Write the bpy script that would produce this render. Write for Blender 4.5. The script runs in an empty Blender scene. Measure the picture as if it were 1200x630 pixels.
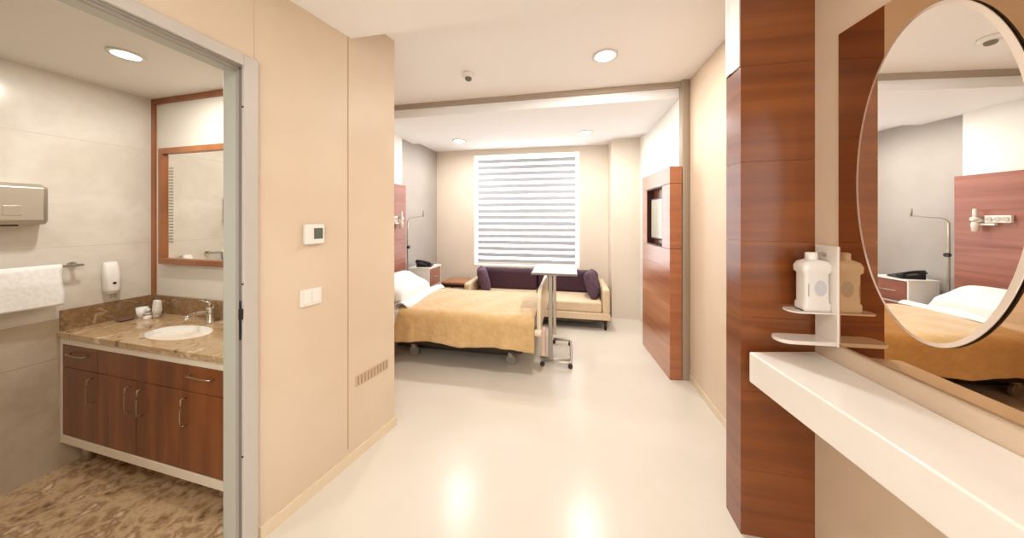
import bpy, bmesh, math, random
from mathutils import Vector, Matrix
random.seed(7)
PI = math.pi
C = bpy.context.scene.collection
S = 1.4                                   # plan unit in metres (eye height)

# ------------------------------------------------------------------ materials
def s2l(c):
    return tuple(((v/255)/12.92 if v/255 <= .04045 else (((v/255)+.055)/1.055)**2.4) for v in c) + (1,)

def mat(name, col, rough=.5, metal=0, coat=0, spec=.5, trans=0, coat_rough=.08, ior=1.45, coat_ior=1.5):
    m = bpy.data.materials.new(name); m.use_nodes = True
    b = m.node_tree.nodes['Principled BSDF']
    b.inputs['Base Color'].default_value = s2l(col)
    b.inputs['Roughness'].default_value = rough
    b.inputs['Metallic'].default_value = metal
    b.inputs['Coat Weight'].default_value = coat
    b.inputs['Coat Roughness'].default_value = coat_rough
    b.inputs['Coat IOR'].default_value = coat_ior
    b.inputs['Specular IOR Level'].default_value = spec
    b.inputs['Transmission Weight'].default_value = trans
    b.inputs['IOR'].default_value = ior
    return m

def noisy(m, c1, c2, scale=(5, 5, 5), detail=6, nscale=1.0, lo=.35, hi=.65, bump=0, dist=0, c3=None):
    nt = m.node_tree; b = nt.nodes['Principled BSDF']
    tc = nt.nodes.new('ShaderNodeTexCoord'); mp = nt.nodes.new('ShaderNodeMapping')
    mp.inputs['Scale'].default_value = scale
    nz = nt.nodes.new('ShaderNodeTexNoise'); nz.inputs['Scale'].default_value = nscale
    nz.inputs['Detail'].default_value = detail; nz.inputs['Distortion'].default_value = dist
    rp = nt.nodes.new('ShaderNodeValToRGB')
    e = rp.color_ramp.elements
    e[0].position = lo; e[0].color = s2l(c1); e[1].position = hi; e[1].color = s2l(c2)
    if c3:
        k = e.new((lo+hi)/2); k.color = s2l(c3)
    L = nt.links.new
    L(tc.outputs['Object'], mp.inputs['Vector']); L(mp.outputs['Vector'], nz.inputs['Vector'])
    L(nz.outputs['Fac'], rp.inputs['Fac']); L(rp.outputs['Color'], b.inputs['Base Color'])
    if bump:
        bp = nt.nodes.new('ShaderNodeBump'); bp.inputs['Strength'].default_value = bump
        bp.inputs['Distance'].default_value = .01
        L(nz.outputs['Fac'], bp.inputs['Height']); L(bp.outputs['Normal'], b.inputs['Normal'])
    return m

def emis(name, col, strength):
    m = mat(name, col); b = m.node_tree.nodes['Principled BSDF']
    b.inputs['Emission Color'].default_value = s2l(col)
    b.inputs['Emission Strength'].default_value = strength
    return m

M = {}
M['wall'] = noisy(mat('beige_laminate', (220, 200, 176), .38, spec=.35), (217, 197, 172), (223, 204, 181), (2, 2, 2), 3)
M['wall_right'] = noisy(mat('beige_wall_paint', (226, 204, 178), .5), (223, 201, 176), (229, 208, 184), (2, 2, 2), 3)
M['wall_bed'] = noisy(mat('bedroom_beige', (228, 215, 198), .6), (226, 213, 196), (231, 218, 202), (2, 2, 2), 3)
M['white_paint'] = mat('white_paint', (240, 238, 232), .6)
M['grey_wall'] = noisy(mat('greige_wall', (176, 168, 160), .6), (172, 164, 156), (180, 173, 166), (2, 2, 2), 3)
M['ceiling'] = mat('ceiling_paint', (247, 244, 240), .8)
M['ceiling_bed'] = mat('bedroom_ceiling_paint', (248, 248, 248), .8)
M['ceiling_bath'] = mat('bathroom_ceiling_paint', (232, 228, 220), .8)
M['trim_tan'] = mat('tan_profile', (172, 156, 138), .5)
M['seam'] = mat('seam_profile', (190, 160, 126), .5)
M['baseboard'] = mat('baseboard_vinyl', (230, 212, 184), .35)
M['floor'] = noisy(mat('cream_vinyl', (222, 214, 200), .24, spec=.5), (219, 211, 197), (225, 217, 204), (1.6, 1.6, 1.6), 5)
M['frame_metal'] = mat('painted_door_frame', (200, 193, 186), .4)
M['steel'] = mat('brushed_steel', (206, 200, 188), .38, .85)
M['handle'] = mat('bronze_handle', (168, 150, 124), .35, .9)
M['chrome'] = mat('chrome', (215, 212, 208), .12, 1)
M['dark_metal'] = mat('dark_metal', (70, 62, 56), .4, .8)
M['grey_metal'] = mat('grey_painted_metal', (168, 158, 146), .35, .5)
M['white_plastic'] = mat('white_plastic', (238, 234, 228), .35)
M['white_acrylic'] = mat('white_acrylic', (240, 232, 224), .25, coat=.4)
M['counter'] = noisy(mat('cream_solid_surface', (243, 237, 228), .22, coat=.3), (241, 235, 226), (245, 240, 232), (4, 4, 4), 3)
M['cabinet_white'] = mat('cabinet_cream', (232, 220, 200), .4)
M['porcelain'] = mat('porcelain', (244, 244, 240), .12, coat=.6)
M['dark'] = mat('black_plastic', (28, 26, 28), .35)
M['rubber'] = mat('grey_rubber', (140, 134, 128), .6)
M['lcd'] = mat('lcd_screen', (96, 104, 92), .2)
M['towel'] = noisy(mat('towel_white', (242, 240, 236), .95), (238, 236, 231), (246, 245, 242), (60, 60, 60), 4, bump=.3)
M['linen'] = noisy(mat('white_linen', (246, 243, 240), .85), (242, 239, 236), (249, 247, 244), (12, 12, 12), 4, bump=.15)
M['plum'] = noisy(mat('plum_fabric', (62, 34, 52), .75), (58, 32, 46), (72, 42, 58), (40, 40, 40), 4, bump=.1)
M['plum_light'] = noisy(mat('mauve_fabric', (96, 68, 88), .8), (84, 60, 76), (104, 78, 98), (40, 40, 40), 4, bump=.1)
M['sofa'] = noisy(mat('beige_upholstery', (228, 204, 170), .7), (226, 201, 167), (231, 208, 176), (30, 30, 30), 4)
M['footboard'] = mat('cream_bed_board', (230, 214, 186), .35)
M['screen'] = mat('pale_screen', (176, 172, 156), .12)
M['lilac'] = mat('mauve_drawer', (156, 100, 84), .3, coat=.5)

def wood(name, c1, c2, c3, scale, rough=.3, coat=.6, dist=.6, cior=1.5):
    return noisy(mat(name, c2, rough, coat=coat, coat_rough=.1, coat_ior=cior), c1, c2, scale, 7, 1.0, .3, .72, 0, dist, c3)
M['wood_col'] = wood('mahogany_horizontal', (112, 57, 22), (147, 84, 38), (129, 69, 29), (.8, .8, 14), coat=.45, cior=1.5)
M['wood_col'].node_tree.nodes['Principled BSDF'].inputs['Coat Roughness'].default_value = .24
M['wood_tv'] = wood('mahogany_panel', (156, 84, 40), (184, 110, 58), (170, 96, 48), (.8, .8, 14), coat=1, cior=1.8)
M['wood_tv'].node_tree.nodes['Principled BSDF'].inputs['Coat Roughness'].default_value = .22
M['wood_head'] = wood('headboard_veneer', (140, 84, 68), (172, 112, 94), (156, 98, 80), (.9, .9, 15), coat=.25)
M['wood_van'] = wood('vanity_veneer', (92, 46, 20), (146, 82, 40), (118, 62, 28), (11, 11, .8), .35, .4)
M['wood_trim'] = wood('bathroom_wood_trim', (130, 74, 36), (170, 106, 58), (150, 90, 46), (3, 3, 3), .4, .3)
M['wood_table'] = wood('table_veneer', (150, 92, 52), (184, 124, 78), (168, 108, 64), (3, 10, 3), .3, .4)

# marble
def marble(name, cs, scale, rough, lo=.3, hi=.7, dist=1.2):
    m = mat(name, cs[0], rough, coat=.3); nt = m.node_tree; b = nt.nodes['Principled BSDF']
    tc = nt.nodes.new('ShaderNodeTexCoord'); nz = nt.nodes.new('ShaderNodeTexNoise')
    nz.inputs['Scale'].default_value = scale; nz.inputs['Detail'].default_value = 9
    nz.inputs['Roughness'].default_value = .62; nz.inputs['Distortion'].default_value = dist
    rp = nt.nodes.new('ShaderNodeValToRGB'); e = rp.color_ramp.elements
    e[0].position = lo; e[0].color = s2l(cs[0]); e[1].position = hi; e[1].color = s2l(cs[-1])
    for i, c in enumerate(cs[1:-1]):
        k = e.new(lo + (hi-lo)*(i+1)/(len(cs)-1)); k.color = s2l(c)
    L = nt.links.new
    L(tc.outputs['Object'], nz.inputs['Vector']); L(nz.outputs['Fac'], rp.inputs['Fac']); L(rp.outputs['Color'], b.inputs['Base Color'])
    return m
M['marble_floor'] = marble('brown_marble_floor', [(104, 76, 50), (180, 146, 108), (206, 176, 138), (150, 114, 80), (226, 200, 166)], 9, .3, .34, .66, .25)
M['marble_top'] = marble('emperador_countertop', [(120, 88, 58), (196, 166, 126), (176, 144, 106), (222, 198, 162)], 12, .14, .34, .66, .4)
M['marble_splash'] = marble('emperador_splash', [(92, 68, 44), (154, 122, 86), (128, 98, 66), (184, 154, 118)], 12, .2, .34, .66, .5)

def tile_material(name, c1, c2, lim, tw, th, ang):
    m = marble(name, [c1, c2, c1, c2], 2.2, .2, .3, .7, .3); nt = m.node_tree; b = nt.nodes['Principled BSDF']
    col = b.inputs['Base Color'].links[0].from_socket
    tc = nt.nodes.new('ShaderNodeTexCoord'); mp = nt.nodes.new('ShaderNodeMapping'); mp.vector_type = 'POINT'
    mp.inputs['Rotation'].default_value = ang
    br = nt.nodes.new('ShaderNodeTexBrick'); br.offset = 0
    br.inputs['Scale'].default_value = 1; br.inputs['Mortar Size'].default_value = .0022
    br.inputs['Brick Width'].default_value = tw; br.inputs['Row Height'].default_value = th
    br.inputs['Mortar'].default_value = s2l(lim)
    L = nt.links.new
    L(tc.outputs['Object'], mp.inputs['Vector']); L(mp.outputs['Vector'], br.inputs['Vector'])
    L(col, br.inputs['Color1']); L(col, br.inputs['Color2']); L(br.outputs['Color'], b.inputs['Base Color'])
    return m
M['bath_tile'] = tile_material('cream_marble_tile', (214, 206, 192), (225, 219, 207), (208, 200, 186), .62, .6, (PI/2, 0, PI/2))
M['bath_tile_low'] = tile_material('beige_marble_tile', (184, 168, 145), (198, 184, 162), (170, 154, 132), .62, .6, (PI/2, 0, PI/2))
M['bath_far'] = mat('bathroom_far_paint', (222, 216, 203), .4)

# mirrors
M['mirror'] = mat('silver_mirror', (248, 247, 244), .0, 1)
M['bronze_mirror'] = mat('bronze_mirror', (192, 158, 122), .0, 1)
M['mirror_edge'] = mat('bevelled_glass_edge', (240, 228, 216), .35, .5)

# quilted bedspread
def quilt():
    m = mat('gold_quilt', (218, 168, 92), .7, spec=.4); nt = m.node_tree; b = nt.nodes['Principled BSDF']
    b.inputs['Sheen Weight'].default_value = .9; b.inputs['Sheen Roughness'].default_value = .35; b.inputs['Coat Weight'].default_value = .25; b.inputs['Coat Roughness'].default_value = .45
    tc = nt.nodes.new('ShaderNodeTexCoord'); vo = nt.nodes.new('ShaderNodeTexVoronoi'); vo.inputs['Scale'].default_value = 22
    nz = nt.nodes.new('ShaderNodeTexNoise'); nz.inputs['Scale'].default_value = 14; nz.inputs['Detail'].default_value = 5
    rp = nt.nodes.new('ShaderNodeValToRGB'); e = rp.color_ramp.elements
    e[0].position = .3; e[0].color = s2l((214, 176, 120)); e[1].position = .7; e[1].color = s2l((222, 188, 134))
    bp = nt.nodes.new('ShaderNodeBump'); bp.inputs['Strength'].default_value = .5; bp.inputs['Distance'].default_value = .008
    L = nt.links.new
    L(tc.outputs['Object'], vo.inputs['Vector']); L(tc.outputs['Object'], nz.inputs['Vector'])
    L(nz.outputs['Fac'], rp.inputs['Fac']); L(rp.outputs['Color'], b.inputs['Base Color'])
    L(vo.outputs['Distance'], bp.inputs['Height']); L(bp.outputs['Normal'], b.inputs['Normal'])
    return m
M['quilt'] = quilt()

# zebra blind fabrics
def translucent(name, col, mix, transp=0.0):
    m = bpy.data.materials.new(name); m.use_nodes = True; nt = m.node_tree; nt.nodes.clear()
    o = nt.nodes.new('ShaderNodeOutputMaterial'); d = nt.nodes.new('ShaderNodeBsdfDiffuse'); t = nt.nodes.new('ShaderNodeBsdfTranslucent')
    mx = nt.nodes.new('ShaderNodeMixShader'); mx.inputs[0].default_value = mix
    d.inputs[0].default_value = s2l(col); t.inputs[0].default_value = s2l(col)
    L = nt.links.new; L(d.outputs[0], mx.inputs[1]); L(t.outputs[0], mx.inputs[2])
    if transp:
        tr = nt.nodes.new('ShaderNodeBsdfTransparent'); m2 = nt.nodes.new('ShaderNodeMixShader'); m2.inputs[0].default_value = transp
        L(mx.outputs[0], m2.inputs[1]); L(tr.outputs[0], m2.inputs[2]); L(m2.outputs[0], o.inputs[0])
    else: L(mx.outputs[0], o.inputs[0])
    return m
M['sheer'] = translucent('sheer_voile', (246, 247, 248), .8, .22)
M['opaque_band'] = translucent('blind_band', (188, 191, 195), .10)
M['lens'] = emis('lamp_lens', (255, 244, 226), 14)
def glassmat():
    m = bpy.data.materials.new('window_glass'); m.use_nodes = True; nt = m.node_tree; nt.nodes.clear()
    o = nt.nodes.new('ShaderNodeOutputMaterial'); tr = nt.nodes.new('ShaderNodeBsdfTransparent'); g = nt.nodes.new('ShaderNodeBsdfGlossy')
    g.inputs['Roughness'].default_value = 0
    mx = nt.nodes.new('ShaderNodeMixShader'); mx.inputs[0].default_value = .06
    nt.links.new(tr.outputs[0], mx.inputs[1]); nt.links.new(g.outputs[0], mx.inputs[2]); nt.links.new(mx.outputs[0], o.inputs[0])
    return m
M['glass'] = glassmat()

# ------------------------------------------------------------------ geometry helpers
def new_bm(): return bmesh.new()

def obj(name, bm, m, parent=None, smooth=False, bevel=0, seg=2, subsurf=0):
    bmesh.ops.recalc_face_normals(bm, faces=bm.faces)
    me = bpy.data.meshes.new(name); bm.to_mesh(me); bm.free()
    o = bpy.data.objects.new(name, me); C.objects.link(o)
    for k in (m if isinstance(m, (list, tuple)) else [m]): me.materials.append(k)
    if smooth:
        for p in me.polygons: p.use_smooth = True
    if parent: o.parent = parent
    if bevel:
        b = o.modifiers.new('bevel', 'BEVEL'); b.width = bevel; b.segments = seg; b.limit_method = 'ANGLE'; b.angle_limit = math.radians(40)
        for p in me.polygons: p.use_smooth = True
        b.harden_normals = True
    if subsurf:
        s = o.modifiers.new('sub', 'SUBSURF'); s.levels = subsurf; s.render_levels = subsurf
        for p in me.polygons: p.use_smooth = True
    return o

def box(bm, x0, x1, y0, y1, z0, z1, mi=0):
    v = [bm.verts.new(p) for p in ((x0,y0,z0),(x1,y0,z0),(x1,y1,z0),(x0,y1,z0),(x0,y0,z1),(x1,y0,z1),(x1,y1,z1),(x0,y1,z1))]
    for f in ((0,3,2,1),(4,5,6,7),(0,1,5,4),(1,2,6,5),(2,3,7,6),(3,0,4,7)):
        fc = bm.faces.new([v[i] for i in f]); fc.material_index = mi
    return bm

def prism(bm, pts, z0, z1, mi=0):
    lo = [bm.verts.new((x, y, z0)) for x, y in pts]; hi = [bm.verts.new((x, y, z1)) for x, y in pts]
    n = len(pts)
    for f in ([lo[::-1]] + [hi] + [[lo[i], lo[(i+1) % n], hi[(i+1) % n], hi[i]] for i in range(n)]):
        fc = bm.faces.new(f); fc.material_index = mi
    return bm

def extr(bm, pts, axis, a, b):
    """profile pts in the two axes other than `axis`, extruded a..b"""
    def p3(p, t):
        return {'x': (t, p[0], p[1]), 'y': (p[0], t, p[1]), 'z': (p[0], p[1], t)}[axis]
    lo = [bm.verts.new(p3(p, a)) for p in pts]; hi = [bm.verts.new(p3(p, b)) for p in pts]
    n = len(pts); bm.faces.new(lo[::-1]); bm.faces.new(hi)
    for i in range(n): bm.faces.new([lo[i], lo[(i+1) % n], hi[(i+1) % n], hi[i]])
    return bm

def cyl(bm, c, r, z0, z1, n=24, r2=None, sx=1, sy=1):
    r2 = r if r2 is None else r2
    lo = [bm.verts.new((c[0]+r*sx*math.cos(2*PI*i/n), c[1]+r*sy*math.sin(2*PI*i/n), z0)) for i in range(n)]
    hi = [bm.verts.new((c[0]+r2*sx*math.cos(2*PI*i/n), c[1]+r2*sy*math.sin(2*PI*i/n), z1)) for i in range(n)]
    bm.faces.new(lo[::-1]); bm.faces.new(hi)
    for i in range(n): bm.faces.new([lo[i], lo[(i+1) % n], hi[(i+1) % n], hi[i]])
    return bm

def cyl_ax(bm, c, r, axis, half, n=20):
    vs = []
    for s in (-half, half):
        ring = []
        for i in range(n):
            a = 2*PI*i/n; u, v = r*math.cos(a), r*math.sin(a)
            p = {'x': (s, u, v), 'y': (u, s, v), 'z': (u, v, s)}[axis]
            ring.append(bm.verts.new((c[0]+p[0], c[1]+p[1], c[2]+p[2])))
        vs.append(ring)
    bm.faces.new(vs[0][::-1]); bm.faces.new(vs[1])
    for i in range(n): bm.faces.new([vs[0][i], vs[0][(i+1) % n], vs[1][(i+1) % n], vs[1][i]])
    return bm

def lathe(bm, prof, n=28, c=(0, 0)):
    rings = []
    for r, z in prof:
        rings.append([bm.verts.new((c[0]+max(r, 1e-4)*math.cos(2*PI*i/n), c[1]+max(r, 1e-4)*math.sin(2*PI*i/n), z)) for i in range(n)])
    for a, b in zip(rings, rings[1:]):
        for i in range(n): bm.faces.new([a[i], a[(i+1) % n], b[(i+1) % n], b[i]])
    bm.faces.new(rings[0][::-1]); bm.faces.new(rings[-1])
    return bm

def tube(bm, pts, r, n=10):
    pts = [Vector(p) for p in pts]; rings = []
    up = Vector((0, 0, 1))
    for i, p in enumerate(pts):
        d = (pts[min(i+1, len(pts)-1)] - pts[max(i-1, 0)]).normalized()
        a = d.cross(up)
        if a.length < .05: a = d.cross(Vector((0, 1, 0)))
        a.normalize(); b = d.cross(a).normalized()
        rings.append([bm.verts.new(p + a*r*math.cos(2*PI*k/n) + b*r*math.sin(2*PI*k/n)) for k in range(n)])
    for A, B in zip(rings, rings[1:]):
        for k in range(n): bm.faces.new([A[k], A[(k+1) % n], B[(k+1) % n], B[k]])
    bm.faces.new(rings[0][::-1]); bm.faces.new(rings[-1])
    return bm

def arc(p0, pc, p1, n=6):
    p0, pc, p1 = Vector(p0), Vector(pc), Vector(p1)
    return [((1-t)**2*p0 + 2*t*(1-t)*pc + t*t*p1) for t in [i/n for i in range(n+1)]]

def grid(bm, nu, nv, fn, thick=0):
    V = [[bm.verts.new(fn(i/nu, j/nv)) for j in range(nv+1)] for i in range(nu+1)]
    for i in range(nu):
        for j in range(nv): bm.faces.new([V[i][j], V[i+1][j], V[i+1][j+1], V[i][j+1]])
    return bm

def cushion(bm, w, d, h, p=.45, nu=16, nv=16, wob=.0):
    """puffy cushion lying in local x/y, thickness h, origin at centre"""
    def f(side):
        def g(u, v):
            x, y = 2*u-1, 2*v-1
            e = max(0, (1-x**4))*max(0, (1-y**4)); t = e**p
            pin = 1 - .05*(abs(x)*abs(y))**2 - .03*(1-abs(x))*abs(y)**3 - .03*(1-abs(y))*abs(x)**3
            return (x*w/2*pin, y*d/2*pin, side*h/2*t + wob*math.sin(5*x+1)*math.cos(4*y)*t)
        return g
    grid(bm, nu, nv, f(1)); grid(bm, nu, nv, f(-1))
    bmesh.ops.remove_doubles(bm, verts=bm.verts, dist=1e-5)
    return bm

def empty(name, loc, rz=0, label=None, cat=None, group=None):
    o = bpy.data.objects.new(name, None); C.objects.link(o); o.location = loc; o.rotation_euler = (0, 0, rz)
    o.empty_display_size = .1
    if label: tag(o, label, cat, group)
    return o
def tag(o, label, cat, group=None):
    o['label'] = label; o['category'] = cat
    if group: o['group'] = group
    return o
def struct(o):
    o['kind'] = 'structure'; return o
def place(o, loc, rz=0, rx=0, ry=0):
    o.location = loc; o.rotation_euler = (rx, ry, rz); return o
def copy_tree(o, parent=None):
    c = o.copy(); C.objects.link(c)
    if parent: c.parent = parent
    for ch in [k for k in bpy.data.objects if k.parent == o]: copy_tree(ch, c)
    return c

def U(X, Z): return (X*S, Z*S)
def UP(pts): return [U(*p) for p in pts]

YC = -math.atan(.197)          # corridor direction
YM = -math.atan(.141)          # mirror wall
YL = -math.atan(.428)          # angled left wall
YB = -math.atan(.244)          # bathroom
YD = -math.atan(.212)          # door wall
Z_COR, Z_NEAR, Z_BA, Z_BB, Z_BATH = 2.604, 2.433, 2.472, 2.52, 2.21

def Rw(Z): return .748 + .197*Z        # right corridor wall
def Rb(Z): return .700 + .197*Z        # right bedroom wall
def Lw(Z): return -1.589 + .197*Z      # left bedroom wall
def Mw(Z): return .7975 + .141*Z       # mirror wall
def Dw(Z): return -.977 + .212*Z       # door wall
def Ww(Z): return -1.171 + .428*Z      # angled wall
def Bw(Z): return -2.098 + .244*Z      # bathroom left wall

# ------------------------------------------------------------------ setting
def wall(name, pts, z0, z1, m, **k): return struct(obj(name, prism(new_bm(), UP(pts), z0, z1), m, **k))

wall('floor', [(-2.0, -1.6), (1.5, -1.6), (1.9, 3.9), (-1.6, 3.9), (-1.6, 1.45), (-.80, 1.2), (-.93, .9), (-1.12, 0.0), (-1.3, -1.2)], -.1, 0, M['floor'])
wall('floor_bathroom', [(-2.4, -.35), (-1.09, -.35), (-.86, .9), (-.76, 1.2), (-2.0, 1.5)], -.1, .004, M['marble_floor'])

E = (-.57, 1.405); K = (Ww(.886), .886)
ce = lambda X: 1.19 - .197*(X + .661)      # step line of the corridor ceiling
wall('ceiling', [(-1.6, ce(-1.6)), (1.3, ce(1.3)), (1.6, 1.81-.197*(1.6-1.117)), (-1.7, 1.81+.197*2.817)], Z_COR, Z_COR+.1, M['ceiling'])
wall('ceiling_entry', [(-1.05, ce(-1.05)), (1.3, ce(1.3)), (1.0, -1.6), (-1.45, -1.6), (-1.2, 0)], Z_NEAR, Z_COR+.12, M['ceiling'])
def bl(X, Z0=1.81): return Z0 - .197*(X-1.117)    # portal line
def sl(X): return 2.61 - .167*(X-1.214)          # bedroom ceiling step line
wall('ceiling_bedroom', [(-1.7, bl(-1.7)+.02), (1.6, bl(1.6)+.02), (1.6, sl(1.6)), (-1.7, sl(-1.7))], Z_BA, Z_COR+.1, M['ceiling_bed'])
wall('ceiling_window', [(-1.7, sl(-1.7)), (1.6, sl(1.6)), (1.6, 3.7), (-1.7, 3.9)], Z_BB, Z_COR+.1, M['ceiling_bed'])
# portal trim: head strip and jamb
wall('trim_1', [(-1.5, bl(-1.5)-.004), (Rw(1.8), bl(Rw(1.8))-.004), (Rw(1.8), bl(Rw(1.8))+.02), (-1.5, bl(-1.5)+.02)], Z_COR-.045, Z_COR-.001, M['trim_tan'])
wall('trim_2', [(Rw(1.81)-.05, 1.795), (Rw(1.81)-.012, 1.79), (Rw(1.83), 1.80), (Rw(1.83), 1.84), (Rb(1.84)-.004, 1.84)], 0, Z_COR, M['trim_tan'], bevel=.004)

# right side walls
wall('wall_right', [(.922, .885), (Rw(1.85), 1.85), (Rw(1.85)+.2, 1.85), (1.12, .885)], 0, Z_COR+.1, M['wall_right'])
wall('wall_right_bedroom', [(Rb(1.84), 1.84), (Rb(3.3), 3.3), (Rb(3.3)+.3, 3.3), (Rb(1.84)+.25, 1.84)], 0, Z_COR, M['white_paint'])
wall('wall_mirror', [(Mw(.89), .89), (Mw(-1.6), -1.6), (Mw(-1.6)+.2, -1.6), (Mw(.89)+.2, .89)], 0, Z_COR+.1, M['wall_right'])
wall('wall_pillar', [(1.005, 2.920), (1.275, 2.867), (1.40, 3.25), (1.06, 3.25)], 0, Z_COR, M['wall_bed'])
# window wall with opening
wl = lambda t: (-.902+t, 3.487-.178*t)
def wseg(name, t0, t1, z0, z1, m=None, th=.12):
    a, b = wl(t0), wl(t1); return prism(new_bm(), UP([a, b, (b[0]+.178*th, b[1]+th), (a[0]+.178*th, a[1]+th)]), z0, z1)
T0, T1, WZ0, WZ1 = .4617, 1.644, .645, 2.43
bm = new_bm()
for (a, b, z0, z1) in ((-.3, T0, 0, Z_COR), (T1, 2.1, 0, Z_COR), (T0, T1, 0, WZ0), (T0, T1, WZ1, Z_COR)):
    p, q = wl(a), wl(b); prism(bm, UP([p, q, (q[0]+.021, q[1]+.12), (p[0]+.021, p[1]+.12)]), z0, z1)
struct(obj('wall_back', bm, M['wall_bed']))
# left bedroom wall (greige) and the white built-out part behind the headboard
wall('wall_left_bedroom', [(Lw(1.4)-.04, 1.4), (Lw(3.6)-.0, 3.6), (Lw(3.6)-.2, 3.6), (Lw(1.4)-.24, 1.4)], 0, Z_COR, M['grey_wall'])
wall('wall_headboard', [(Lw(1.5)+.0, 1.5), (Lw(2.72)+.022, 2.72), (Lw(2.72)-.02, 2.722), (Lw(1.5)-.04, 1.5)], 0, Z_COR, M['white_paint'])
# angled left wall between bathroom and corridor
wall('wall_left', [K, E, (-1.5, 1.588), (-1.98, 1.69), (-1.98, 1.49), (-.78, 1.197), (K[0]-.081, K[1]+.017)], 0, Z_COR+.1, M['wall'])
# slim vertical joint profile in that wall
L1 = empty('trim_3', (Ww(1.179)*S, 1.179*S, 0), YL); struct(L1)
o = obj('joint_profile', box(new_bm(), -.001, .0015, -.0025, .0025, .09, Z_COR), M['seam'], L1)
# baseboards
def bboard(name, f, z0, z1, off, h=.055, m=None):
    return wall(name, [(f(z0), z0), (f(z1), z1), (f(z1)+off, z1), (f(z0)+off, z0)], 0, h, m or M['baseboard'])
bboard('baseboard_left', Ww, .90, 1.409, .008)
bboard('baseboard_right', Rw, .99, 1.79, -.006)
# door wall: lintel and the near stretch behind the camera
wall('wall_lintel', [(Dw(.886), .886), (Dw(.28), .28), (Dw(.28)-.081, .297), (Dw(.886)-.081, .903)], 2.055, Z_COR+.1, M['wall'])
wall('wall_entry', [(Dw(.26), .26), (Dw(-1.6), -1.6), (Dw(-1.6)-.081, -1.6), (Dw(.26)-.081, .277)], 0, Z_COR+.1, M['wall'])

# door frame (painted metal): casing, jamb lining, stop, strike plate
dr = empty('door_1', (Dw(.886)*S, .886*S, 0), YD); struct(dr)
DH = 2.03; TH = .1134; DL = .86
bm = new_bm()
box(bm, -.002, .012, -.045, .012, 0, DH+.045)                       # far casing upright
box(bm, -.002, .012, -DL-.012, -.045, DH, DH+.045)
box(bm, -.002, .012, -DL-.012, -DL+.045, 0, DH)
obj('casing', bm, M['frame_metal'], dr, bevel=.003)
bm = new_bm()
box(bm, -TH-.01, -.014, -.03, .0, .0, DH)
box(bm, -TH-.01, -.014, -DL, -.03, DH-.0, DH+.03)
box(bm, -TH-.01, -.014, -DL, -DL+.03, 0, DH)
obj('jamb', bm, mat('jamb_paint', (190, 190, 178), .4), dr, bevel=.002)
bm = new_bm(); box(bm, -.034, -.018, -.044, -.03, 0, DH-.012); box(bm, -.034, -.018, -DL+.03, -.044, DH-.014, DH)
obj('door_stop', bm, mat('door_stop_grey', (168, 160, 152), .6), dr)  # stop strip in a darker grey than the casing
bm = new_bm(); box(bm, -.012, -.0035, -.0475, -.0435, .90, 1.06)
sp = obj('strike_plate', bm, M['dark_metal'], dr, bevel=.001)
bm = new_bm(); box(bm, -.004, .010, -.056, -.046, .985, 1.03); obj('latch_keeper', bm, M['dark_metal'], dr, bevel=.002)
for z in (.42, 1.13, 1.86):
    obj('screw', cyl_ax(new_bm(), (.006, -.046, z), .004, 'y', .002, 10), M['dark_metal'], dr)

# bathroom shell
wall('wall_bathroom_left', [(Bw(-.35), -.35), (Bw(1.46), 1.46), (Bw(1.46)-.1, 1.48), (Bw(-.35)-.1, -.35)], .84, Z_COR, M['bath_tile'])
wall('wall_bathroom_dado', [(Bw(-.35)+.002, -.35), (Bw(1.46)+.002, 1.46), (Bw(1.46)-.1, 1.48), (Bw(-.35)-.1, -.35)], 0, .84, M['bath_tile_low'])
wall('wall_bathroom_near', [(-2.3, -.3), (-1.0, -.3), (-1.0, -.4), (-2.3, -.4)], 0, Z_COR, M['bath_tile'])
fw = lambda t: (-1.752+t, 1.418-.244*t)
a, b = fw(-.02), fw(.99)
wall('wall_bathroom_far', [a, b, (b[0]+.004, b[1]+.014), (a[0]+.004, a[1]+.014)], 0, Z_BATH+.05, M['bath_far'])
wall('ceiling_bathroom', [(-2.3, -.35), (-1.15, -.35), (Dw(.3)-.083, .3), (Dw(.886)-.083, .9), (-.80, 1.2), (-2.0, 1.5)], Z_BATH, Z_BATH+.06, M['ceiling_bath'])
bt = empty('trim_4', (*U(-1.752, 1.418), 0), YB); struct(bt)
obj('corner_strip', box(new_bm(), .0, .032, -.012, .0, .88, Z_BATH-.036), M['wood_trim'], bt)
obj('cornice_strip', box(new_bm(), .0, 1.36, -.012, .0, Z_BATH-.036, Z_BATH-.001), M['wood_trim'], bt)

# ------------------------------------------------------------------ window and blind
wa = wl(T0); wlen = math.hypot(T1-T0, .178*(T1-T0))*S; YW = -math.atan(.178)
wn = empty('window_1', (wa[0]*S, wa[1]*S, WZ0), YW); struct(wn)
H = WZ1-WZ0
bm = new_bm()
for (x0, x1, z0, z1) in ((0, wlen, 0, .03), (0, wlen, H-.012, H), (0, .012, .03, H-.012), (wlen-.012, wlen, .03, H-.012), (wlen/2-.02, wlen/2+.02, .03, H-.012)):
    box(bm, x0, x1, .06, .12, z0, z1)
obj('window_frame', bm, M['white_plastic'], wn, bevel=.004)
obj('window_pane', box(new_bm(), .012, wlen-.012, .085, .09, .03, H-.012), M['glass'], wn)
bd = empty('roller_blind', (wa[0]*S, wa[1]*S, WZ0), YW, 'white zebra roller blind with grey translucent bands covering the window', 'blind')
obj('blind_cassette', box(new_bm(), .05, wlen-.05, .0, .04, H-.05, H-.03), M['white_plastic'], bd, bevel=.008)
bm = new_bm(); bs = new_bm()
zz = H-.075; pitch = (H-.12)/16.5; k = 0
x0, x1 = .05, wlen-.05
z = H-.05-pitch*.2
box(bs, x0, x1, .016, .0166, z, H-.05)
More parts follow.
